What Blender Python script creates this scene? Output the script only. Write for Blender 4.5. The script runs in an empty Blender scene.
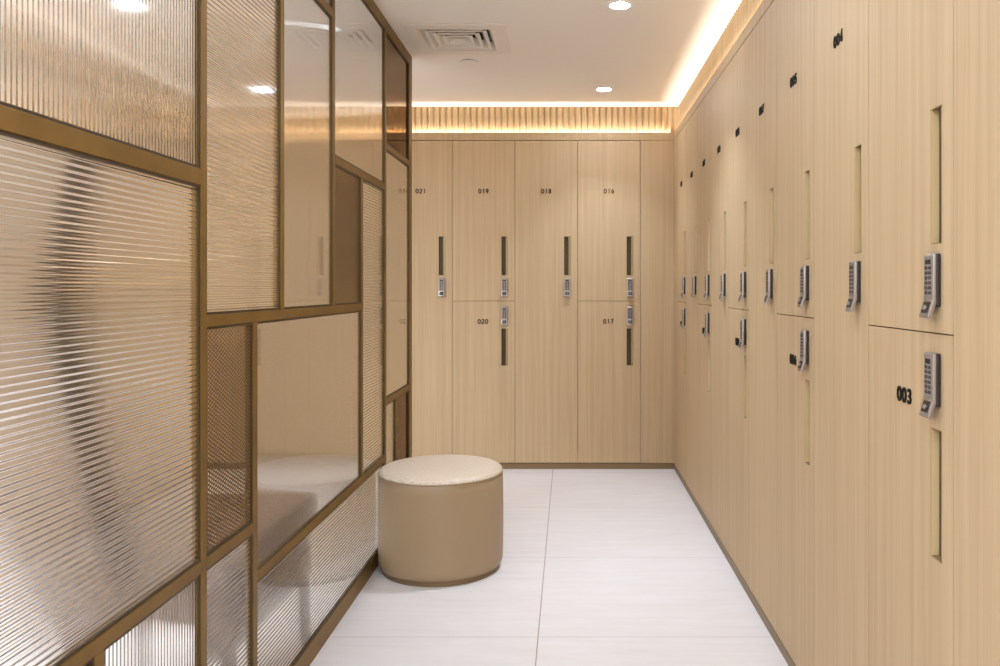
import bpy, bmesh, math, random
from mathutils import Vector, Matrix
random.seed(7)
C = bpy.context.scene.collection
PI = math.pi

# ------------------------------------------------------------------ measures
F = 809.0                      # focal length for a 1000 px wide frame
VX, VY = 569.0, 288.0          # where the view axis meets the frame
S = 149.3                      # px per metre at the rear locker fronts
ZB = F / S                     # distance of the rear locker fronts
EYE = 1.2124
XR = 105.0 / S                 # locker fronts on the long side
XP = -0.832                    # room face of the partition frame
CEIL = 2.437
LOCK_TOP = 2.2546
RAIL_Z = 2.2004
DOOR_Z0 = 0.0403
SPLIT_Z = 1.1255
W = 0.42
XL = -3.2
YR = -2.6
REC = 0.05

def py(x):                     # distance along the partition of an image column
    return -XP * F / (VX - x)

# ------------------------------------------------------------------ materials
def new_mat(name):
    m = bpy.data.materials.new(name); m.use_nodes = True
    nt = m.node_tree; nt.nodes.clear()
    out = nt.nodes.new('ShaderNodeOutputMaterial')
    return m, nt, out

def pbsdf(name, col, rough=0.5, metal=0.0, spec=0.5, coat=0.0):
    m, nt, out = new_mat(name)
    b = nt.nodes.new('ShaderNodeBsdfPrincipled')
    b.inputs['Base Color'].default_value = (*col, 1)
    b.inputs['Roughness'].default_value = rough
    b.inputs['Metallic'].default_value = metal
    b.inputs['Specular IOR Level'].default_value = spec
    b.inputs['Coat Weight'].default_value = coat
    nt.links.new(b.outputs[0], out.inputs[0])
    return m, nt, b

def position(nt, scale):
    g = nt.nodes.new('ShaderNodeNewGeometry')
    mp = nt.nodes.new('ShaderNodeMapping'); mp.inputs['Scale'].default_value = scale
    nt.links.new(g.outputs['Position'], mp.inputs['Vector'])
    return mp

def noise(nt, vec, scale=1.0, detail=2.0, rough=0.5):
    n = nt.nodes.new('ShaderNodeTexNoise')
    n.inputs['Scale'].default_value = scale
    n.inputs['Detail'].default_value = detail
    n.inputs['Roughness'].default_value = rough
    nt.links.new(vec.outputs[0], n.inputs['Vector'])
    return n

def ramp(nt, fac, stops):
    r = nt.nodes.new('ShaderNodeValToRGB')
    while len(r.color_ramp.elements) < len(stops):
        r.color_ramp.elements.new(0.5)
    for e, (p, c) in zip(r.color_ramp.elements, stops):
        e.position = p; e.color = (*c, 1)
    nt.links.new(fac, r.inputs[0])
    return r

def mixc(nt, a, b, fac, mode='MIX'):
    m = nt.nodes.new('ShaderNodeMix'); m.data_type = 'RGBA'; m.blend_type = mode
    for sock, v in ((m.inputs['Factor'], fac), (m.inputs['A'], a), (m.inputs['B'], b)):
        if hasattr(v, 'links') or isinstance(v, bpy.types.NodeSocket):
            nt.links.new(v, sock)
        else:
            sock.default_value = v if not isinstance(v, tuple) else (*v, 1)
    return m.outputs['Result']

def bump(nt, height, b, strength, dist=0.001):
    bp = nt.nodes.new('ShaderNodeBump')
    bp.inputs['Strength'].default_value = strength
    bp.inputs['Distance'].default_value = dist
    nt.links.new(height, bp.inputs['Height'])
    nt.links.new(bp.outputs[0], b.inputs['Normal'])

def make_oak(name, tint=1.0):
    m, nt, b = pbsdf(name, (0.6, 0.4, 0.22), 0.55, 0, 0.22)
    k = tint * 1.05
    fine = noise(nt, position(nt, (260, 260, 2.6)), 1, 3, 0.6)
    wide = noise(nt, position(nt, (48, 48, 0.6)), 1, 2, 0.5)
    info = nt.nodes.new('ShaderNodeObjectInfo')
    r1 = ramp(nt, fine.outputs['Fac'], [(0.30, (0.450*k, 0.318*k, 0.180*k)), (0.52, (0.488*k, 0.353*k, 0.206*k)), (0.72, (0.512*k, 0.375*k, 0.225*k))])
    r2 = ramp(nt, wide.outputs['Fac'], [(0.35, (0.905, 0.89, 0.87)), (0.65, (1.0, 1.0, 1.0))])
    c = mixc(nt, r1.outputs[0], r2.outputs[0], 1.0, 'MULTIPLY')
    r3 = ramp(nt, info.outputs['Random'], [(0.0, (0.955, 0.95, 0.945)), (1.0, (1.0, 1.0, 1.0))])
    c = mixc(nt, c, r3.outputs[0], 1.0, 'MULTIPLY')
    nt.links.new(c, b.inputs['Base Color'])
    bump(nt, fine.outputs['Fac'], b, 0.12, 0.0006)
    return m
OAK = make_oak('pale_oak')
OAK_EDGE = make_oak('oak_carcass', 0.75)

PLINTH = pbsdf('bronze_plinth', (0.20, 0.13, 0.062), 0.45, 0.35)[0]
BRONZE, nt, b = pbsdf('bronze_frame', (0.2, 0.125, 0.045), 0.45, 0.3, 0.25)
n_ = noise(nt, position(nt, (9, 9, 9)), 1, 3, 0.6)
r_ = ramp(nt, n_.outputs['Fac'], [(0.3, (0.165, 0.090, 0.019)), (0.7, (0.215, 0.122, 0.028))])
nt.links.new(r_.outputs[0], b.inputs['Base Color'])
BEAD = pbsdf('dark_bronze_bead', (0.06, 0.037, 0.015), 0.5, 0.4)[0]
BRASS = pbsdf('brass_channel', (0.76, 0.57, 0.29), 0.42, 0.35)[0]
BRASS_DARK = pbsdf('dark_brass', (0.30, 0.22, 0.10), 0.45, 0.5)[0]  # darker brass tone for the channel and its edge strip
MESHB = pbsdf('bronze_wire', (0.095, 0.054, 0.02), 0.5, 0.3)[0]
SILVER = pbsdf('satin_silver', (0.37, 0.325, 0.29), 0.36, 0.7)[0]
GREYPAD = pbsdf('grey_keypad_face', (0.27, 0.23, 0.20), 0.42, 0.3)[0]
BLACK = pbsdf('black_plastic', (0.014, 0.012, 0.011), 0.4)[0]
KEY = pbsdf('dark_key', (0.035, 0.03, 0.035), 0.35)[0]
INK = pbsdf('dark_brown_number', (0.012, 0.008, 0.005), 0.7, 0, 0.2)[0]
WHITE_PAINT = pbsdf('ceiling_paint', (0.92, 0.885, 0.835), 0.8)[0]
VENT_WHITE = pbsdf('vent_enamel', (0.86, 0.82, 0.77), 0.45)[0]
DARK = pbsdf('dark_duct', (0.03, 0.025, 0.02), 0.8)[0]
DOOR_DARK = pbsdf('dark_door', (0.035, 0.024, 0.016), 0.4)[0]
BENCH_BROWN = pbsdf('brown_leather', (0.13, 0.075, 0.042), 0.5)[0]
FLUTE = make_oak('fluted_oak', 1.0)

# stool leather
def leather(name, col, emboss):
    m, nt, b = pbsdf(name, col, 0.36 if emboss else 0.42, 0, 0.45)
    g = nt.nodes.new('ShaderNodeTexCoord')
    if emboss:
        mp = nt.nodes.new('ShaderNodeMapping'); mp.inputs['Rotation'].default_value = (0, 0, 0.785)
        nt.links.new(g.outputs['Object'], mp.inputs['Vector'])
        hs = []
        for d in ('X', 'Y'):
            w = nt.nodes.new('ShaderNodeTexWave'); w.bands_direction = d
            w.inputs['Scale'].default_value = 17; w.inputs['Distortion'].default_value = 0.4
            nt.links.new(mp.outputs[0], w.inputs['Vector']); hs.append(w.outputs['Fac'])
        mx = nt.nodes.new('ShaderNodeMath'); mx.operation = 'MULTIPLY'
        nt.links.new(hs[0], mx.inputs[0]); nt.links.new(hs[1], mx.inputs[1])
        bump(nt, mx.outputs[0], b, 0.8, 0.003)
    else:
        n = nt.nodes.new('ShaderNodeTexNoise'); n.inputs['Scale'].default_value = 240
        nt.links.new(g.outputs['Object'], n.inputs['Vector'])
        bump(nt, n.outputs['Fac'], b, 0.12, 0.0006)
    return m
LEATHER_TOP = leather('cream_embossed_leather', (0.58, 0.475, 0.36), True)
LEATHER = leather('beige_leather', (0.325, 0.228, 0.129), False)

# glass
def glass(name, col, rough):
    m, nt, out = new_mat(name)
    g = nt.nodes.new('ShaderNodeBsdfGlass')
    g.inputs['Color'].default_value = (*col, 1)
    g.inputs['Roughness'].default_value = rough
    g.inputs['IOR'].default_value = 1.5
    nt.links.new(g.outputs[0], out.inputs[0])
    return m
GLASS = glass('reeded_glass', (0.985, 0.97, 0.95), 0.05)
GLASS_FINE = glass('fine_reeded_glass', (0.985, 0.97, 0.95), 0.012)
AMBER = glass('amber_glass', (0.97, 0.88, 0.75), 0.015)
AMBER_DARK = glass('smoked_amber_glass', (0.50, 0.42, 0.34), 0.015)

def emit(name, col, s):
    m, nt, out = new_mat(name)
    e = nt.nodes.new('ShaderNodeEmission')
    e.inputs[0].default_value = (*col, 1); e.inputs[1].default_value = s
    nt.links.new(e.outputs[0], out.inputs[0])
    return m
LENS = emit('downlight_lens', (0.76, 0.84, 0.98), 220)
LENS_SOFT = emit('dim_downlight_lens', (0.80, 0.88, 1.0), 9)

# floor tiles
TILE = 0.832
def floor_mat():
    m, nt, b = pbsdf('limestone_tiles', (0.8, 0.75, 0.73), 0.38, 0, 0.4)
    g = nt.nodes.new('ShaderNodeNewGeometry')
    sep = nt.nodes.new('ShaderNodeSeparateXYZ'); nt.links.new(g.outputs['Position'], sep.inputs[0])
    def math_(op, a, bb=None):
        n = nt.nodes.new('ShaderNodeMath'); n.operation = op
        for i, v in enumerate((a, bb)):
            if v is None: continue
            if isinstance(v, (int, float)): n.inputs[i].default_value = v
            else: nt.links.new(v, n.inputs[i])
        return n.outputs[0]
    def dist(sock, off):
        t = math_('DIVIDE', math_('SUBTRACT', sock, off), TILE)
        fr = math_('SUBTRACT', t, math_('ROUND', t))
        return math_('ABSOLUTE', math_('MULTIPLY', fr, TILE)), math_('ROUND', math_('SUBTRACT', t, 0.5))
    dx, ix = dist(sep.outputs['X'], -0.1075)
    dy, iy = dist(sep.outputs['Y'], 2.811)
    gx = math_('LESS_THAN', dx, 0.0022)
    gy = math_('LESS_THAN', dy, 0.0019)
    cell = math_('ADD', math_('MULTIPLY', ix, 7.31), math_('MULTIPLY', iy, 3.17))
    comb = nt.nodes.new('ShaderNodeCombineXYZ')
    nt.links.new(math_('ADD', math_('MULTIPLY', sep.outputs['X'], 2.2), cell), comb.inputs[0])
    nt.links.new(math_('MULTIPLY', sep.outputs['Y'], 26), comb.inputs[1])
    nt.links.new(cell, comb.inputs[2])
    v1 = noise(nt, comb, 1.0, 5, 0.62)
    v2 = noise(nt, position(nt, (5, 9, 5)), 1, 4, 0.6)
    c1 = ramp(nt, v1.outputs['Fac'], [(0.28, (0.650, 0.603, 0.575)), (0.5, (0.680, 0.637, 0.61)), (0.75, (0.708, 0.671, 0.652))])
    c2 = ramp(nt, v2.outputs['Fac'], [(0.3, (0.96, 0.955, 0.945)), (0.7, (1, 1, 1))])
    c = mixc(nt, c1.outputs[0], c2.outputs[0], 1.0, 'MULTIPLY')
    c = mixc(nt, c, (0.46, 0.40, 0.36), gy)
    c = mixc(nt, c, (0.33, 0.26, 0.21), gx)
    nt.links.new(c, b.inputs['Base Color'])
    bump(nt, v1.outputs['Fac'], b, 0.05, 0.001)
    return m
FLOOR = floor_mat()

# ------------------------------------------------------------------ mesh helpers
class MB:
    """collects shapes, then links them as one mesh object"""
    def __init__(self): self.bm = bmesh.new()
    def box(self, a, b, bev=0.0, seg=2):
        t = bmesh.new()
        bmesh.ops.create_cube(t, size=1)
        for v in t.verts:
            v.co = Vector([(a[i]+b[i])/2 + v.co[i]*(b[i]-a[i]) for i in range(3)])
        if bev > 0:
            bmesh.ops.bevel(t, geom=t.edges[:], offset=bev, segments=seg, profile=0.5, affect='EDGES')
        self.add(t); return self
    def add(self, t):
        me = bpy.data.meshes.new('tmp'); t.to_mesh(me); t.free()
        self.bm.from_mesh(me); bpy.data.meshes.remove(me)
    def poly(self, pts):
        return self.bm.faces.new([self.bm.verts.new(p) for p in pts])
    def prism(self, prof, u0, u1, axis=0, bev=0.0):
        """extrude a closed profile (list of 2-D points in the other two axes) along axis"""
        t = bmesh.new()
        def mk(p, u):
            q = [p[0], p[1]]; q.insert(axis, u); return t.verts.new(q)
        A = [mk(p, u0) for p in prof]; B = [mk(p, u1) for p in prof]
        n = len(prof)
        t.faces.new(A); t.faces.new(B[::-1])
        for i in range(n): t.faces.new((A[i], B[i], B[(i+1) % n], A[(i+1) % n]))
        bmesh.ops.recalc_face_normals(t, faces=t.faces[:])
        if bev > 0:
            bmesh.ops.bevel(t, geom=t.edges[:], offset=bev, segments=2, profile=0.5, affect='EDGES')
        self.add(t); return self
    def lathe(self, prof, n=64, caps=True):
        """prof: list of (r, z) from bottom to top"""
        rings = []
        for r, z in prof:
            if r < 1e-6: rings.append([self.bm.verts.new((0, 0, z))])
            else: rings.append([self.bm.verts.new((r*math.cos(2*PI*i/n), r*math.sin(2*PI*i/n), z)) for i in range(n)])
        for a, b in zip(rings, rings[1:]):
            for i in range(n):
                j = (i+1) % n
                if len(a) == 1: self.bm.faces.new((a[0], b[j], b[i]))
                elif len(b) == 1: self.bm.faces.new((a[i], a[j], b[0]))
                else: self.bm.faces.new((a[i], a[j], b[j], b[i]))
        return self
    def build(self, name, mat, parent=None, loc=None, smooth=None, label=None):
        bmesh.ops.recalc_face_normals(self.bm, faces=self.bm.faces[:])
        me = bpy.data.meshes.new(name); self.bm.to_mesh(me); self.bm.free()
        me.materials.append(mat)
        if smooth is not None:
            for p in me.polygons: p.use_smooth = True
            if smooth < 3: me.set_sharp_from_angle(angle=smooth)
        o = bpy.data.objects.new(name, me); C.objects.link(o)
        if parent: o.parent = parent
        if loc: o.location = loc
        if label: o['label'] = label
        return o

def thing(name, label, cat, loc=(0, 0, 0), rz=0.0, group=None):
    o = bpy.data.objects.new(name, None); C.objects.link(o)
    o.empty_display_size = 0.1
    o.location = loc; o.rotation_euler = (0, 0, rz)
    o['label'] = label; o['category'] = cat
    if group: o['group'] = group
    return o

def struct(o):
    o['kind'] = 'structure'; return o

def sbox(name, a, b, mat, bev=0.0):
    return struct(MB().box(a, b, bev).build(name, mat))

# ------------------------------------------------------------------ room shell
sbox('floor', (XL-0.2, YR-0.2, -0.12), (1.4, ZB+0.75, 0.0), FLOOR)
# ceiling with the opening for the air vent
VX0, VX1, VY0, VY1 = -0.78, -0.30, 3.735, 4.215
HX0, HX1, HY0, HY1 = VX0+0.055, VX1-0.055, VY0+0.055, VY1-0.055
cm = MB()
x0, x1, y0, y1 = XL-0.2, 1.4, YR-0.2, ZB+0.75
cm.box((x0, y0, CEIL), (HX0, y1, CEIL+0.02)); cm.box((HX1, y0, CEIL), (x1, y1, CEIL+0.02))
cm.box((HX0, y0, CEIL), (HX1, HY0, CEIL+0.02)); cm.box((HX0, HY1, CEIL), (HX1, y1, CEIL+0.02))
cm.box((x0, y0, CEIL+0.2), (x1, y1, CEIL+0.25))
struct(cm.build('ceiling', WHITE_PAINT))
sbox('wall_right', (1.2, YR, 0), (1.35, ZB+0.6, CEIL), OAK)
sbox('wall_back', (XL-0.12, ZB+0.52, 0), (1.2, ZB+0.66, CEIL), OAK)
WALLP = pbsdf('warm_white_wall', (0.60, 0.49, 0.365), 0.7)[0]
sbox('wall_left', (XL-0.12, YR, 0), (XL, ZB+0.52, CEIL), WALLP)
sbox('wall_front', (XL-0.12, YR-0.12, 0), (1.35, YR, CEIL), WALLP)
# dark door in the left wall, next to the corner
d = struct(MB().box((XL+0.002, ZB-0.36, 0.004), (XL+0.03, ZB-0.12, 2.12), 0.003).build('door_1', DOOR_DARK))
dh = MB().box((XL+0.03, ZB-0.34, 0.98), (XL+0.07, ZB-0.32, 1.00), 0.004).box((XL+0.055, ZB-0.34, 0.98), (XL+0.07, ZB-0.22, 1.00), 0.004)
dh.build('door_handle', SILVER, d)

# plinths along the locker feet
sbox('baseboard_right', (XR+0.001, YR+0.02, 0.0), (XR+0.03, ZB+0.001, DOOR_Z0-0.003), PLINTH)
sbox('baseboard_back', (XL+0.035, ZB+0.001, 0.0), (XR+0.001, ZB+0.03, DOOR_Z0-0.003), PLINTH)
# top rails above the doors, with the lighting trough behind their lips
def rail(name, a, b, ta, tb):
    struct(MB().box(a, b, 0.0015).box(ta, tb).build(name, OAK))
rail('trim_1', (XR, YR+0.02, RAIL_Z+0.003), (XR+0.010, ZB, LOCK_TOP),
     (XR+0.010, YR+0.02, RAIL_Z+0.003), (XR+0.47, ZB, LOCK_TOP-0.026))
rail('trim_2', (XL+0.005, ZB, RAIL_Z+0.003), (XR, ZB+0.010, LOCK_TOP),
     (XL+0.005, ZB+0.010, RAIL_Z+0.003), (XR+0.47, ZB+0.47, LOCK_TOP-0.026))
# fluted cove panels
def flutes(name, length, place):
    pitch = 0.0415; n = int(length / pitch)
    m = MB(); seg = 8; prof = []
    for i in range(n):
        for k in range(seg):
            t = k / seg
            prof.append((i*pitch + t*pitch, 0.019 * math.sin(PI*t) ** 0.7 if t > 0 else 0.0))
    prof.append((n*pitch, 0.0))
    prof = [(length, 0.0)] + prof[::-1] if n*pitch < length else prof[::-1]
    pts = prof + [(0.0, -0.02), (length, -0.02)]
    m.prism([(p[0], -p[1]) for p in pts], LOCK_TOP-0.025, CEIL-0.001, axis=2)
    o = m.build(name, FLUTE, smooth=0.6)
    struct(o); place(o); return o
def pl_back(o): o.location = (XL+0.005, ZB+REC, 0)
def pl_right(o):
    o.rotation_euler = (0, 0, -PI/2); o.location = (XR+REC, ZB+REC-0.015, 0)
flutes('trim_3', XR+REC-XL-0.02, pl_back)
flutes('trim_4', ZB+REC-YR-0.03, pl_right)
# plain oak filler strips that close the corner, and the long side before the lockers
Y0R = 0.2731 * ZB                                  # near edge of the two-tier locker 002/003
sbox('trim_5', (0.0575+W+0.0015, ZB, DOOR_Z0), (XR-0.0005, ZB+0.04, RAIL_Z), OAK)
sbox('trim_6', (XR, Y0R+9*W+0.0015, DOOR_Z0), (XR+0.04, ZB+0.04, RAIL_Z), OAK)
sbox('trim_7', (XR, YR+0.02, DOOR_Z0), (XR+0.04, Y0R-W-0.0015, RAIL_Z), OAK)
sbox('trim_8', (XL+0.035, ZB, DOOR_Z0), (0.0575-6*W-0.0015, ZB+0.04, RAIL_Z), OAK)

# ------------------------------------------------------------------ lockers
# local frame: x to the right when facing the door, front at y = 0 facing -y, z up from the door's lower edge
G = 0.0013
HU1 = W/2 - 0.0455; HU0 = HU1 - 0.0475          # recessed grip, left and right edge
LU = (HU0 + HU1) / 2
TH = 0.04
def door_mesh(z0, z1, hz0, hz1):
    m = MB(); bm = m.bm
    us = [-W/2+G, HU0, HU1, W/2-G]; zs = [z0+G, hz0, hz1, z1-G]
    fr = {}; bk = {}
    for i, u in enumerate(us):
        for j, z in enumerate(zs):
            fr[i, j] = bm.verts.new((u, 0, z)); bk[i, j] = bm.verts.new((u, TH, z))
    for i in range(3):
        for j in range(3):
            if i == 1 and j == 1: continue
            bm.faces.new((fr[i, j], fr[i+1, j], fr[i+1, j+1], fr[i, j+1]))
            bm.faces.new((bk[i, j], bk[i, j+1], bk[i+1, j+1], bk[i+1, j]))
    for k in range(3):
        bm.faces.new((fr[k, 0], bk[k, 0], bk[k+1, 0], fr[k+1, 0])); bm.faces.new((fr[k, 3], fr[k+1, 3], bk[k+1, 3], bk[k, 3]))
        bm.faces.new((fr[0, k], fr[0, k+1], bk[0, k+1], bk[0, k])); bm.faces.new((fr[3, k], bk[3, k], bk[3, k+1], fr[3, k+1]))
    for (a, b) in (((1, 1), (2, 1)), ((2, 1), (2, 2)), ((2, 2), (1, 2)), ((1, 2), (1, 1))):
        bm.faces.new((fr[a], fr[b], bk[b], bk[a]))
    return m
def grip_mesh(hz0, hz1):
    """brass channel: deep on the left, sloping up to the right edge, closed at both ends"""
    m = MB(); e = 0.0012
    inner = [(HU0+e, 0.0005), (HU0+e, 0.017), (HU0+0.031, 0.017), (HU0+0.033, 0.0045), (HU1-0.003, 0.0020), (HU1-e, 0.0005)]
    outer = [(HU1-0.0003, 0.0005), (HU1-0.0003, 0.037), (HU0+0.0003, 0.037), (HU0+0.0003, 0.0005)]
    m.prism(inner + outer, hz0+0.0003, hz1-0.0003, axis=2)
    m.prism([(HU0+0.001, 0.0005), (HU1-0.001, 0.0005), (HU1-0.001, 0.036), (HU0+0.001, 0.036)], hz0+0.0003, hz0+0.0016, axis=2)
    m.prism([(HU0+0.001, 0.0005), (HU1-0.001, 0.0005), (HU1-0.001, 0.036), (HU0+0.001, 0.036)], hz1-0.0016, hz1-0.0003, axis=2)
    return m

LH = 0.1245; LW = 0.040
def lock_parts(zt):
    """keypad lock whose lower end kicks out; zt = height of its top"""
    zb = zt - LH; zk = zt - 0.089
    base = MB().box((LU-LW/2+0.002, -0.0085, zt-0.102), (LU+LW/2+0.001, -0.0005, zt-0.001), 0.002)
    prof = [(-0.0085, zt), (-0.0140, zt-0.002), (-0.0155, zt-0.006), (-0.0155, zk), (-0.0250, zb+0.005), (-0.0245, zb+0.0015), (-0.0215, zb), (-0.0180, zb+0.003), (-0.0085, zk-0.006)]
    hous = MB().prism(prof, LU-LW/2, LU+LW/2, axis=0, bev=0.0012)
    face = MB().box((LU-LW/2+0.004, -0.0161, zk+0.003), (LU+LW/2-0.004, -0.0153, zt-0.006))
    disp = MB().box((LU-0.011, -0.0167, zt-0.021), (LU+0.011, -0.0159, zt-0.012))
    keys = MB()
    for r in range(6):
        for c_ in range(2):
            cx = LU - 0.0075 + 0.015*c_; cz = zt - 0.0280 - 0.0095*r
            keys.box((cx-0.0052, -0.0172, cz-0.0031), (cx+0.0052, -0.0159, cz+0.0031), 0.0006)
    # latch window and knob on the kicked-out end
    d = Vector((0, -0.0095, zb+0.005-zk)); L = d.length; d.normalize()
    n = Vector((0, d.z, -d.y)) ; n = n if n.y < 0 else -n
    def slab(m, u0, u1, s0, s1, h0, h1):
        o = Vector((0, -0.0155, zk)); P = []
        for h in (h0, h1):
            for (u, s) in ((u0, s0), (u1, s0), (u1, s1), (u0, s1)):
                P.append(m.bm.verts.new(o + Vector((LU+u, 0, 0)) + d*s + n*h))
        for f in ((0, 1, 2, 3), (7, 6, 5, 4), (0, 4, 5, 1), (1, 5, 6, 2), (2, 6, 7, 3), (3, 7, 4, 0)):
            m.bm.faces.new([P[i] for i in f])
        return m
    win = slab(MB(), -0.0130, 0.0130, 0.004, L-0.006, 0.0002, 0.0012)
    knob = MB(); t = bmesh.new()
    bmesh.ops.create_cone(t, cap_ends=True, segments=20, radius1=0.0050, radius2=0.0042, depth=0.003)
    rot = Vector((0, 0, 1)).rotation_difference(n).to_matrix().to_4x4()
    cpos = Vector((LU, -0.0155, zk)) + d*(L*0.5) + n*0.003
    bmesh.ops.transform(t, matrix=Matrix.Translation(cpos) @ rot, verts=t.verts[:])
    knob.add(t)
    slab(knob, -0.0010, 0.0010, L*0.5-0.0042, L*0.5+0.0042, 0.0040, 0.0058)
    return base, hous, face, disp, keys, win, knob

def proto(z0, z1, hz0, hz1, lock_top, name='locker'):
    t = thing(name, 'x', 'locker')
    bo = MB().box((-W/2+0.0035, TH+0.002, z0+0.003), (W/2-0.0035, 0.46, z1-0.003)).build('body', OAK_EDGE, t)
    do = door_mesh(z0, z1, hz0, hz1).build('door', OAK, t)
    gr = grip_mesh(hz0, hz1).build('recessed_handle', BRASS_DARK, do, label='recessed brass finger pull')
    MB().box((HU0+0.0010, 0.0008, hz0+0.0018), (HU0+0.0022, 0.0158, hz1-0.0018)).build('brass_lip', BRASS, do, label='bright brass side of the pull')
    MB().box((HU0+0.0014, 0.0160, hz0+0.0018), (HU0+0.0308, 0.0169, hz1-0.0018)).build('grip_shade', BEAD, do, label='dark strip for the shade deep in the pull')  # shade deep in the recess, put in as a dark strip
    ba, ho, fa, di, ke, wi, kn = lock_parts(lock_top)
    lo = ho.build('keypad_lock', SILVER, t, smooth=0.5, label='silver keypad lock with kicked-out lower end')
    ba.build('back_plate', BLACK, lo); fa.build('keypad', GREYPAD, lo); di.build('display', BLACK, lo)
    ke.build('button', KEY, lo, label='six rows of dark keys'); wi.build('latch_window', BLACK, lo); kn.build('knob', GREYPAD, lo, smooth=0.5)
    return t
UP_H = (1.2968, 1.559); LO_H = (0.692, 0.9418)
UP_L = 1.2787; LO_L = 1.089
FULL = proto(DOOR_Z0, RAIL_Z, *UP_H, UP_L)
UPPER = proto(SPLIT_Z, RAIL_Z, *UP_H, UP_L)
LOWER = proto(DOOR_Z0, SPLIT_Z, *LO_H, LO_L)

DH, DW, SWD = 0.0325, 0.0212, 0.0051
def arc(cx, cy, rx, ry, a0, a1, n=20):
    return [(cx + rx*math.cos(math.radians(a0+(a1-a0)*i/n)), cy + ry*math.sin(math.radians(a0+(a1-a0)*i/n))) for i in range(n+1)]
def digit(ch):
    """strokes of a plain geometric numeral in a DW x DH cell: (points, closed)"""
    w, h = DW - SWD, DH - SWD
    r = w/2; q = r*0.88
    if ch == '0': return [(arc(0, h/2, r, h/2, 0, 360, 32)[:-1], True)]
    if ch == '1': return [([(-r*0.35, h*0.86), (r*0.15, h), (r*0.15, 0)], False)]
    if ch == '2': return [(arc(0, h-q, q, q, 170, -35, 18) + [(-q, 0), (q*1.05, 0)], False)]
    if ch == '3': return [(arc(0, h*0.76, q*0.85, h*0.24, 160, -90, 16) + arc(0, h*0.26, q, h*0.26, 90, -160, 18)[1:], False)]
    if ch == '4': return [([(r*0.45, 0), (r*0.45, h), (-r, h*0.27), (r, h*0.27)], False)]
    if ch == '5': return [([(q*0.9, h), (-q*0.6, h), (-q*0.8, h*0.55)] + arc(0, h*0.32, q, h*0.32, 125, -150, 20), False)]
    if ch == '6': return [(arc(0, h*0.33, q, h*0.33, 0, 360, 26)[:-1], True), ([(-q*0.93, h*0.42), (q*0.35, h)], False)]
    if ch == '7': return [([(-q, h), (q, h), (-q*0.35, 0)], False)]
    if ch == '8': return [(arc(0, h*0.76, q*0.82, h*0.24, 0, 360, 22)[:-1], True), (arc(0, h*0.26, q, h*0.26, 0, 360, 24)[:-1], True)]
    if ch == '9': return [(arc(0, h*0.67, q, h*0.33, 0, 360, 26)[:-1], True), ([(q*0.93, h*0.58), (-q*0.35, 0)], False)]
def number_mesh(txt):
    bm = bmesh.new()
    pitch = 0.0248
    for i, ch in enumerate(txt):
        ox = (i - (len(txt)-1)/2)*pitch
        for pts, closed in digit(ch):
            n = len(pts); P = [Vector((p[0]+ox, p[1]-(DH-SWD)/2, 0)) for p in pts]
            L = []; hw_ = SWD/2
            for k in range(n):
                a = P[(k-1) % n] if (closed or k > 0) else None
                c = P[(k+1) % n] if (closed or k < n-1) else None
                d1 = (P[k]-a).normalized() if a is not None else None
                d2 = (c-P[k]).normalized() if c is not None else None
                d1 = d1 or d2; d2 = d2 or d1
                n1 = Vector((-d1.y, d1.x, 0)); n2 = Vector((-d2.y, d2.x, 0))
                mt = (n1+n2).normalized(); f = min(2.2, 1.0/max(0.3, mt.dot(n1)))
                L.append((P[k]+mt*hw_*f, P[k]-mt*hw_*f))
            V = []
            for (a, c) in L:
                V.append([bm.verts.new((a.x, y_, a.y)) for y_ in (-0.0028, 0.0)] + [bm.verts.new((c.x, y_, c.y)) for y_ in (-0.0028, 0.0)])
            for k in range(n if closed else n-1):
                a, c = V[k], V[(k+1) % n]
                bm.faces.new((a[0], c[0], c[2], a[2])); bm.faces.new((a[1], a[3], c[3], c[1]))
                bm.faces.new((a[0], a[1], c[1], c[0])); bm.faces.new((a[2], c[2], c[3], a[3]))
            if not closed:
                bm.faces.new((V[0][0], V[0][2], V[0][3], V[0][1])); bm.faces.new((V[-1][0], V[-1][1], V[-1][3], V[-1][2]))
    bmesh.ops.recalc_face_normals(bm, faces=bm.faces[:])
    me = bpy.data.meshes.new('number'); bm.to_mesh(me); bm.free(); me.materials.append(INK)
    return me

def copy_tree(o, parent=None):
    c = o.copy(); C.objects.link(c)
    if parent: c.parent = parent
    for ch in o.children:
        if not ch.name.startswith('number'): copy_tree(ch, c)
    return c
used = set()
def locker(kind, pos, rz, num, label, group):
    first = kind.name not in used
    used.add(kind.name)
    o = kind if first else copy_tree(kind)
    o.location = pos; o.rotation_euler = (0, 0, rz)
    o['label'] = label; o['group'] = group
    if num:
        ob = bpy.data.objects.new('number', number_mesh(num)); C.objects.link(ob)
        ob.parent = o; ob['label'] = 'dark raised number ' + num
        ob.location = (0 if kind is not LOWER else -0.004, -0.0003, 0.9885 if kind is LOWER else 1.861)
    return o

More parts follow.
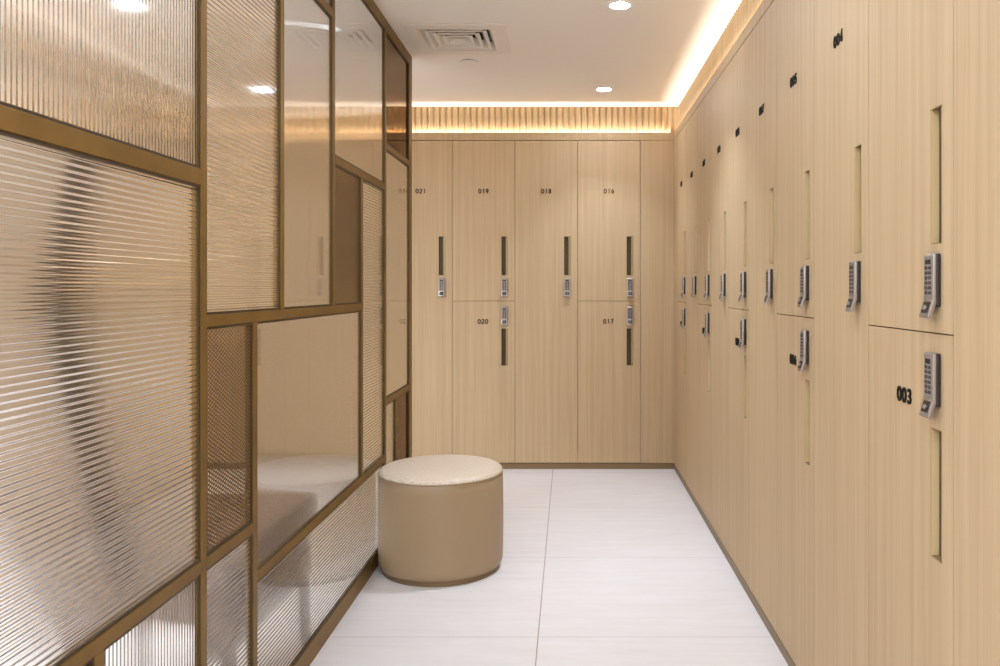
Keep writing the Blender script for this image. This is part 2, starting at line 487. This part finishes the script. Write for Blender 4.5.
GS = 'oak lockers along the long side'; GB = 'oak lockers on the end wall'
def side(kind, k, num, label):
    locker(kind, (XR, Y0R + (k+0.5)*W, 0), -PI/2, num, label, GS)
def rear(kind, k, num, label):      # k counts columns leftwards from the corner
    locker(kind, (0.0575 + W/2 - k*W, ZB, 0), 0, num, label, GB)
side(FULL, 0, None, 'x')  # placed below
FULL.location = (XR, Y0R - 0.5*W, 0)
FULL['label'] = 'full-height oak locker front with no handle showing, beside the locker numbered 003'
side(UPPER, 0, None, 'upper oak locker whose silver keypad hangs over the locker numbered 003')
side(LOWER, 0, '003', 'lower oak locker with large dark number 003 beside its keypad')
side(FULL, 1, '004', 'full-height oak locker numbered 004 between lockers 003 and 005')
side(UPPER, 2, '005', 'upper oak locker with dark number 005, above locker 006')
side(LOWER, 2, '006', 'lower oak locker with dark number 006, below locker 005')
side(FULL, 3, '007', 'full-height oak locker numbered 007 between lockers 005 and 008')
side(UPPER, 4, '008', 'upper oak locker numbered 008, third upper door along from the one over 003')
side(LOWER, 4, '009', 'lower oak locker numbered 009, under the upper locker 008')
side(FULL, 5, '010', 'full-height oak locker numbered 010 between lockers 008 and 011')
side(UPPER, 6, '011', 'upper oak locker numbered 011, second upper door from the corner')
side(LOWER, 6, '012', 'lower oak locker numbered 012, under the upper locker 011')
side(FULL, 7, '013', 'full-height oak locker numbered 013, first full-height one from the corner')
side(UPPER, 8, '014', 'upper oak locker numbered 014 beside the corner filler strip')
side(LOWER, 8, '015', 'lower oak locker numbered 015 beside the corner filler strip')
rear(UPPER, 0, '016', 'upper oak locker with number 016 on the end wall')
rear(LOWER, 0, '017', 'lower oak locker with number 017 on the end wall')
rear(FULL, 1, '018', 'full-height oak locker with number 018 on the end wall')
rear(UPPER, 2, '019', 'upper oak locker with number 019 on the end wall')
rear(LOWER, 2, '020', 'lower oak locker with number 020 on the end wall, partly behind the stool')
rear(FULL, 3, '021', 'full-height oak locker with number 021 beside the partition end post')
rear(UPPER, 4, '022', 'upper oak locker whose number 022 shows through the bronze mesh pane')
rear(LOWER, 4, None, 'lower oak locker under locker 022, blurred behind the partition glass')
rear(FULL, 5, None, 'full-height oak locker beside locker 022, blurred behind the partition glass')
rear(UPPER, 6, None, 'upper oak locker, third column beyond the partition end post, blurred behind glass')
rear(LOWER, 6, None, 'lower oak locker, third column beyond the partition end post, blurred behind glass')

# ------------------------------------------------------------------ glass partition
part = thing('glass_partition', 'bronze-framed partition screen of mixed ribbed, clear and mesh glass panes', 'partition', (XP, 0.9, 0))
OY = 0.9
YEND = py(412.0)
FD = 0.026                    # depth of the frame
FWD = 0.028                   # width of the bars
GX = -0.0065                   # glass face set back from the frame face
def bar(name, ya, yb, za, zb, label=None):
    """bronze bar with a thin darker glazing bead all round it"""
    o = MB().box((-FD, ya-OY, za), (0, yb-OY, zb), 0.0015).build(name, BRONZE, part, label=label)
    return o
PA, PB, PD, PC, PE, PH, PG, PQ = py(204.2), py(282.8), py(334.3), py(362.4), py(385.7), py(255.6), py(396.5), py(100)
h = FWD/2
ZT = CEIL - 0.052
ZBOT = 0.066
def zz(y, x): return EYE - (y - VY) / F * py(x)
Z_T1, Z_M, Z_U, Z_V, Z_X, Z_L, Z_B, Z_W = 1.463, 1.136, 1.669, 1.860, 0.695, 0.442, 0.580, 2.180
yA, yF = 0.90, YEND
bar('post', yA, yA+0.04, 0, CEIL-0.001)
bar('post', PA-h, PA+h, ZBOT, ZT)
bar('post', PE-h, PE+h, ZBOT, ZT)
bar('post', yF-0.07, yF, 0, CEIL-0.001, 'wider end post')
bar('top_rail', yA+0.04, yF-0.07, ZT, CEIL-0.001)
bar('bottom_rail', yA+0.04, yF-0.07, 0, ZBOT)
bar('mullion', PB-h, PB+h, Z_M+h, ZT)
bar('mullion', PD-h, PD+h, Z_M+h, ZT)
bar('mullion', PC-h, PC+h, Z_L+h, Z_U-h)
bar('mullion', PH-h, PH+h, ZBOT, Z_M-h)
bar('mullion', PG-h, PG+h, ZBOT, Z_X-h)
bar('mullion', PQ-h, PQ+h, ZBOT, Z_B-h)
T1H = 0.0185
bar('crossbar', yA+0.04, PA-h, Z_T1-T1H, Z_T1+T1H)
bar('crossbar', yA+0.04, PA-h, Z_B-h, Z_B+h)
bar('crossbar', PA+h, PH-h, Z_B-h, Z_B+h)
bar('crossbar', PA+h, PC-h, Z_M-h, Z_M+h)
bar('crossbar', PB+h, PD-h, Z_W-h, Z_W+h)
bar('crossbar', PD+h, PE-h, Z_U-h, Z_U+h)
bar('crossbar', PH+h, PE-h, Z_L-h, Z_L+h)
bar('crossbar', PE+h, yF-0.07, Z_V-0.013, Z_V+0.013)
bar('crossbar', PE+h, yF-0.07, Z_X-h, Z_X+h)

def pane(ya, yb, za, zb, style, label):
    """style: H ribs lying, V ribs standing, F fine standing reeds, M amber with bronze mesh, A smoked amber"""
    e = 0.0015
    ya += e; yb -= e; za += e; zb -= e
    xb = GX - 0.0065; xr = GX - 0.0005
    m = MB(); bm = m.bm
    mat = {'H': GLASS, 'V': GLASS, 'F': GLASS_FINE, 'M': AMBER, 'A': AMBER_DARK}[style]
    if style in 'HVF':
        pitch, amp, seg = (0.0125, 0.0013, 10) if style in 'HV' else (0.0045, 0.00035, 6)
        lo, hi = (za, zb) if style == 'H' else (ya, yb)
        n = max(1, round((hi-lo)/pitch)); p = (hi-lo)/n
        rows = []
        for i in range(n*seg+1):
            t = (i % seg)/seg
            s = lo + i*p/seg
            hgt = amp*(0.5-0.5*math.cos(2*PI*t)) if (style != 'F') else amp*math.sin(PI*t)
            x = GX - 0.0045 - hgt
            if style == 'H': rows.append((bm.verts.new((x, ya-OY, s)), bm.verts.new((x, yb-OY, s)), bm.verts.new((xr, ya-OY, s)), bm.verts.new((xr, yb-OY, s))))
            else: rows.append((bm.verts.new((x, s-OY, za)), bm.verts.new((x, s-OY, zb)), bm.verts.new((xr, s-OY, za)), bm.verts.new((xr, s-OY, zb))))
        for a, b in zip(rows, rows[1:]):
            bm.faces.new((a[0], b[0], b[1], a[1])); bm.faces.new((a[2], a[3], b[3], b[2]))
            bm.faces.new((a[0], a[2], b[2], b[0])); bm.faces.new((a[1], b[1], b[3], a[3]))
        bm.faces.new((rows[0][0], rows[0][1], rows[0][3], rows[0][2])); bm.faces.new((rows[-1][0], rows[-1][2], rows[-1][3], rows[-1][1]))
        o = m.build('glass_pane', mat, part, smooth=1.2, label=label)
    else:
        m.box((xb, ya-OY, za), (GX-0.002, yb-OY, zb))
        o = m.build('glass_pane', mat, part, label=label)
    if style == 'M':
        w = MB(); sl = 8.0/15.0; sp = 0.0105; bw = 0.0014
        for sgn in (1, -1):
            c = za - sl*(yb-ya) - sp
            while c < zb + sl*(yb-ya) + sp:
                pts = []
                f = (lambda y: c + sgn*sl*(y-ya)) 
                ys, ye = ya, yb
                # clip the line to the pane
                y_at = lambda z: ya + sgn*(z-c)/sl
                a_, b_ = sorted((y_at(za), y_at(zb)))
                ys, ye = max(ys, a_), min(ye, b_)
                if ye - ys > 0.004:
                    xo = GX + 0.0005 if sgn > 0 else GX - 0.0009
                    zs, ze = f(ys), f(ye)
                    P = []
                    for xx in (xo, xo+0.0014):
                        for (yy, z_) in ((ys, zs-bw), (ye, ze-bw), (ye, ze+bw), (ys, zs+bw)):
                            P.append(w.bm.verts.new((xx, yy-OY, min(max(z_, za), zb))))
                    for q in ((0, 3, 2, 1), (4, 5, 6, 7), (0, 1, 5, 4), (1, 2, 6, 5), (2, 3, 7, 6), (3, 0, 4, 7)):
                        w.bm.faces.new([P[i] for i in q])
                c += sp
        w.build('wire_mesh', MESHB, o, label='fine dark bronze diamond mesh')
    # dark glazing bead round the pane
    b = MB(); bd = 0.0045; xx0, xx1 = GX-0.003, -0.0025
    b.box((xx0, ya-OY-e*0.6, za), (xx1, ya-OY+bd, zb)); b.box((xx0, yb-OY-bd, za), (xx1, yb-OY+e*0.6, zb))
    b.box((xx0, ya-OY+bd, za-e*0.6), (xx1, yb-OY-bd, za+bd)); b.box((xx0, ya-OY+bd, zb-bd), (xx1, yb-OY-bd, zb+e*0.6))
    b.build('glazing_bead', BEAD, o, label='dark bead round the pane')
    return o
LH_, LV_, LF_, LM_, LA_ = ('glass pane with level ribs', 'glass pane with upright ribs', 'clear pane with fine upright reeds', 'amber pane with bronze diamond mesh', 'smoked amber glass pane')
pane(yA+0.04, PA-h, Z_T1+T1H, ZT, 'V', LV_)
pane(yA+0.04, PA-h, Z_B+h, Z_T1-T1H, 'H', LH_)
pane(yA+0.04, PQ-h, ZBOT, Z_B-h, 'A', LA_)
pane(PQ+h, PA-h, ZBOT, Z_B-h, 'V', LV_)
pane(PA+h, PB-h, Z_M+h, ZT, 'H', LH_)
pane(PB+h, PD-h, Z_M+h, Z_W-h, 'F', LF_)
pane(PB+h, PD-h, Z_W+h, ZT, 'H', LH_)
pane(PD+h, PE-h, Z_U+h, ZT, 'F', LF_)
pane(PD+h, PC-h, Z_M+h, Z_U-h, 'M', LM_)
pane(PC+h, PE-h, Z_L+h, Z_U-h, 'H', LH_)
pane(PE+h, yF-0.07, Z_V+0.013, ZT, 'A', LA_)
pane(PE+h, yF-0.07, Z_X+h, Z_V-0.013, 'F', LF_)
pane(PE+h, PG-h, ZBOT, Z_X-h, 'H', LH_)
pane(PG+h, yF-0.07, ZBOT, Z_X-h, 'A', LA_)
pane(PA+h, PH-h, Z_B+h, Z_M-h, 'M', LM_)
pane(PA+h, PH-h, ZBOT, Z_B-h, 'H', LH_)
pane(PH+h, PC-h, Z_L+h, Z_M-h, 'F', LF_)
pane(PH+h, PE-h, ZBOT, Z_L-h, 'H', LH_)

# ------------------------------------------------------------------ stool
SR = 0.268
st = thing('stool', 'round beige leather stool with cream embossed top standing by the partition', 'stool', (-0.5575, 3.53, 0))
MB().lathe([(0, 0.0), (SR-0.015, 0.0), (SR-0.015, 0.021), (0, 0.021)], 96).build('base', PLINTH, st, smooth=0.5, label='dark bronze base ring')
body = [(0, 0.0205), (SR-0.014, 0.0205), (SR-0.008, 0.023), (SR-0.003, 0.032), (SR, 0.046)]
for i in range(1, 9): body.append((SR + 0.0025*math.sin(PI*i/9), 0.046 + (0.408-0.046)*i/9))
body += [(SR-0.0005, 0.410), (SR-0.004, 0.414), (0, 0.414)]
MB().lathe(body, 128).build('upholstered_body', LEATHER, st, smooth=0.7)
top = [(0, 0.4142), (SR-0.004, 0.4142), (SR-0.0005, 0.4175), (SR-0.002, 0.423), (SR-0.008, 0.4295), (SR-0.018, 0.4345), (SR-0.035, 0.4385)]
for i in range(1, 7): top.append(((SR-0.035)*(1-i/6.0) , 0.4385 + 0.012*math.sin(PI/2*i/6)))
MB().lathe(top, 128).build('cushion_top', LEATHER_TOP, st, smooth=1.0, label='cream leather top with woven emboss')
pip = MB(); t = bmesh.new()
N, K, rr = 128, 8, 0.0022
vs = [[t.verts.new(((SR+0.0001+rr*math.cos(2*PI*k/K))*math.cos(2*PI*i/N), (SR+0.0001+rr*math.cos(2*PI*k/K))*math.sin(2*PI*i/N), 0.4145+rr*math.sin(2*PI*k/K))) for k in range(K)] for i in range(N)]
for i in range(N):
    for k in range(K):
        t.faces.new((vs[i][k], vs[(i+1) % N][k], vs[(i+1) % N][(k+1) % K], vs[i][(k+1) % K]))
pip.add(t); pip.build('piping', LEATHER, st, smooth=3.1)

# ------------------------------------------------------------------ bench behind the glass
bn = thing('bench', 'brown leather bench on dark legs, blurred behind the partition glass', 'bench', (-1.22, 2.55, 0))
MB().box((-0.27, -0.34, 0.25), (0.27, 0.34, 0.36), 0.01).build('seat_frame', BENCH_BROWN, bn)
MB().box((-0.272, -0.342, 0.361), (0.272, 0.342, 0.482), 0.025, 4).build('seat', BENCH_BROWN, bn, smooth=0.6)
for sx in (-1, 1):
    for sy in (-1, 1):
        MB().prism([(sx*0.24-0.018, sy*0.31-0.018), (sx*0.24+0.018, sy*0.31-0.018), (sx*0.24+0.018, sy*0.31+0.018), (sx*0.24-0.018, sy*0.31+0.018)], 0.0, 0.2505, axis=2, bev=0.002).build('leg', BEAD, bn)

# ------------------------------------------------------------------ ceiling fittings
vent = thing('ceiling_vent', 'square white four-way air vent set in the ceiling', 'vent', ((VX0+VX1)/2, (VY0+VY1)/2, CEIL))
hw = (VX1-VX0)/2; hi_ = (HX1-HX0)/2
fp = MB(); zf0, zf1 = -0.007, -0.0005
fp.box((-hw, -hw, zf0), (-hi_+0.004, hw, zf1), 0.001); fp.box((hi_-0.004, -hw, zf0), (hw, hw, zf1), 0.001)
fp.box((-hi_+0.004, -hw, zf0), (hi_-0.004, -hi_+0.004, zf1), 0.001); fp.box((-hi_+0.004, hi_-0.004, zf0), (hi_-0.004, hw, zf1), 0.001)
fp.build('face_frame', VENT_WHITE, vent)
du = MB(); H2 = hi_-0.001
for (a, b) in (((-H2, -H2), (-H2+0.004, H2)), ((H2-0.004, -H2), (H2, H2)), ((-H2+0.004, -H2), (H2-0.004, -H2+0.004)), ((-H2+0.004, H2-0.004), (H2-0.004, H2))):
    du.box((a[0], a[1], 0.0), (b[0], b[1], 0.12))
du.box((-H2, -H2, 0.12), (H2, H2, 0.125))
du.build('duct_box', DARK, vent)
def louvre(r):
    """square blade: a level lip at the bottom, then sloping up towards the centre"""
    m = MB(); bm = m.bm
    prof = [(r, -0.0095), (r-0.017, -0.0095), (r-0.040, 0.028), (r-0.037, 0.028), (r-0.016, -0.0075), (r, -0.0075)]
    R = [[bm.verts.new((sx*q, sy*q, z)) for sx, sy in ((-1, -1), (1, -1), (1, 1), (-1, 1))] for q, z in prof]
    for a, b_ in zip(R, R[1:] + R[:1]):
        for i in range(4):
            j = (i+1) % 4
            bm.faces.new((a[i], a[j], b_[j], b_[i]))
    return m
for r in (0.187, 0.150, 0.112, 0.074):
    louvre(r).build('louvre', VENT_WHITE, vent)
MB().box((-0.028, -0.028, -0.010), (0.028, 0.028, -0.006), 0.001).build('centre_plate', VENT_WHITE, vent)
for sx in (-1, 1):
    pass
for k in range(2):
    mm = MB()
    mm.box((-H2+0.004, -0.004, 0.031), (H2-0.004, 0.004, 0.037)) if k == 0 else mm.box((-0.004, -H2+0.004, 0.038), (0.004, H2-0.004, 0.044))
    mm.build('brace', DARK, vent)
MB().box((-0.004, -0.004, -0.006), (0.004, 0.004, 0.031)).build('stem', VENT_WHITE, vent)

sp = thing('ceiling_sprinkler_cover', 'small round white sprinkler cover flush in the ceiling behind the vent', 'sprinkler cover', ((469-VX)/F*4.35, 4.37, CEIL))
MB().lathe([(0, -0.009), (0.044, -0.009), (0.047, -0.007), (0.047, -0.005), (0, -0.005)], 48).build('cover_plate', WHITE_PAINT, sp, smooth=0.5)
MB().lathe([(0, -0.005), (0.034, -0.005), (0.034, -0.0003), (0, -0.0003)], 32).build('collar', DARK, sp, smooth=0.5)

def downlight(x, y, label, group='round recessed downlights', lens=None):
    t = thing('downlight', label, 'downlight', (x, y, CEIL), 0, group)
    MB().lathe([(0.041, -0.0005), (0.049, -0.0005), (0.049, -0.003), (0.046, -0.005), (0.042, -0.004), (0.041, -0.0005)], 48).build('trim_ring', VENT_WHITE, t, smooth=0.6)
    MB().lathe([(0, -0.0032), (0.0405, -0.0032), (0.0405, -0.0008), (0, -0.0008)], 48).build('lens', lens or LENS, t, smooth=0.5)
YD = [3.50, 4.98]
FIX = [(0.22, 3.50, 6), (0.215, 4.98, 3.5)]
downlight(0.22, YD[0], 'round glowing downlight in the ceiling over the middle of the floor')
downlight(0.215, YD[1], 'round glowing downlight in the ceiling close to the end wall lockers')
downlight(-1.35, 3.70, 'round downlight beyond the partition, glowing through the clear fine-reeded pane', lens=LENS_SOFT)

# ------------------------------------------------------------------ lamps the frame does not show, with added fill
def area(name, loc, rot, sx, sy, watt, col, shape='RECTANGLE', spread=PI):
    l = bpy.data.lights.new(name, 'AREA'); l.shape = shape
    l.size = sx
    if shape in ('RECTANGLE', 'ELLIPSE'): l.size_y = sy
    l.energy = watt; l.color = col; l.spread = spread
    o = bpy.data.objects.new(name, l); C.objects.link(o)
    o.location = loc; o.rotation_euler = rot
    return o
LED = (0.98, 0.95, 0.86)
zl = LOCK_TOP - 0.018
area('led_strip_back', ((XL+XR)/2, ZB+0.026, zl), (PI-0.9, 0, 0), XR-XL-0.05, 0.016, 15, LED)
area('led_strip_right', (XR+0.026, (YR+ZB)/2, zl), (0, PI+0.9, 0), 0.016, ZB-YR-0.05, 27, LED)
DL = (0.705, 0.825, 1.0)
for (x, y, e, d_, spr) in ((-0.05, 2.02, 9.5, 0.2, PI), (-0.05, 0.54, 9.5, 0.2, PI), (-0.05, -0.94, 36, 0.2, PI), (-1.9, 0.5, 15, 0.6, PI), (-2.4, 2.1, 42, 0.6, PI), (-2.2, -0.9, 40, 0.4, PI), (-2.5, 2.7, 46, 0.5, PI), (-0.9, -1.8, 50, 0.3, PI)):  # corridor downlights first, then unseen fill lamps added to brighten the room
    area('downlight_and_fill', (x, y, CEIL-0.006), (0, 0, 0), d_, d_, e, DL, 'DISK', spr)
for (x, y, e) in FIX:
    area('downlight_and_fill', (x, y, CEIL-0.0045), (0, 0, 0), 0.07, 0.07, e, DL, 'DISK', 1.5)

# ------------------------------------------------------------------ world, camera, view
w = bpy.data.worlds.new('world'); bpy.context.scene.world = w; w.use_nodes = True
w.node_tree.nodes['Background'].inputs[0].default_value = (1, 0.9, 0.8, 1)
w.node_tree.nodes['Background'].inputs[1].default_value = 0.3
cam = bpy.data.cameras.new('camera'); co = bpy.data.objects.new('camera', cam); C.objects.link(co)
co.location = (0, 0, EYE); co.rotation_euler = (PI/2, 0, 0)
cam.sensor_width = 36; cam.lens = 36*F/1000; cam.clip_start = 0.02
cam.shift_x = -(VX-500)/1000; cam.shift_y = -(333-VY)/1000
sc = bpy.context.scene; sc.camera = co
sc.view_settings.view_transform = 'Standard'; sc.view_settings.look = 'None'
sc.view_settings.exposure = 0.50; sc.view_settings.gamma = 1.0; sc.view_settings.use_curve_mapping = False
sc.cycles.max_bounces = 14; sc.cycles.transmission_bounces = 12; sc.cycles.diffuse_bounces = 6; sc.cycles.glossy_bounces = 6
sc.cycles.caustics_refractive = True; sc.cycles.caustics_reflective = False
sc.cycles.sample_clamp_indirect = 3.0
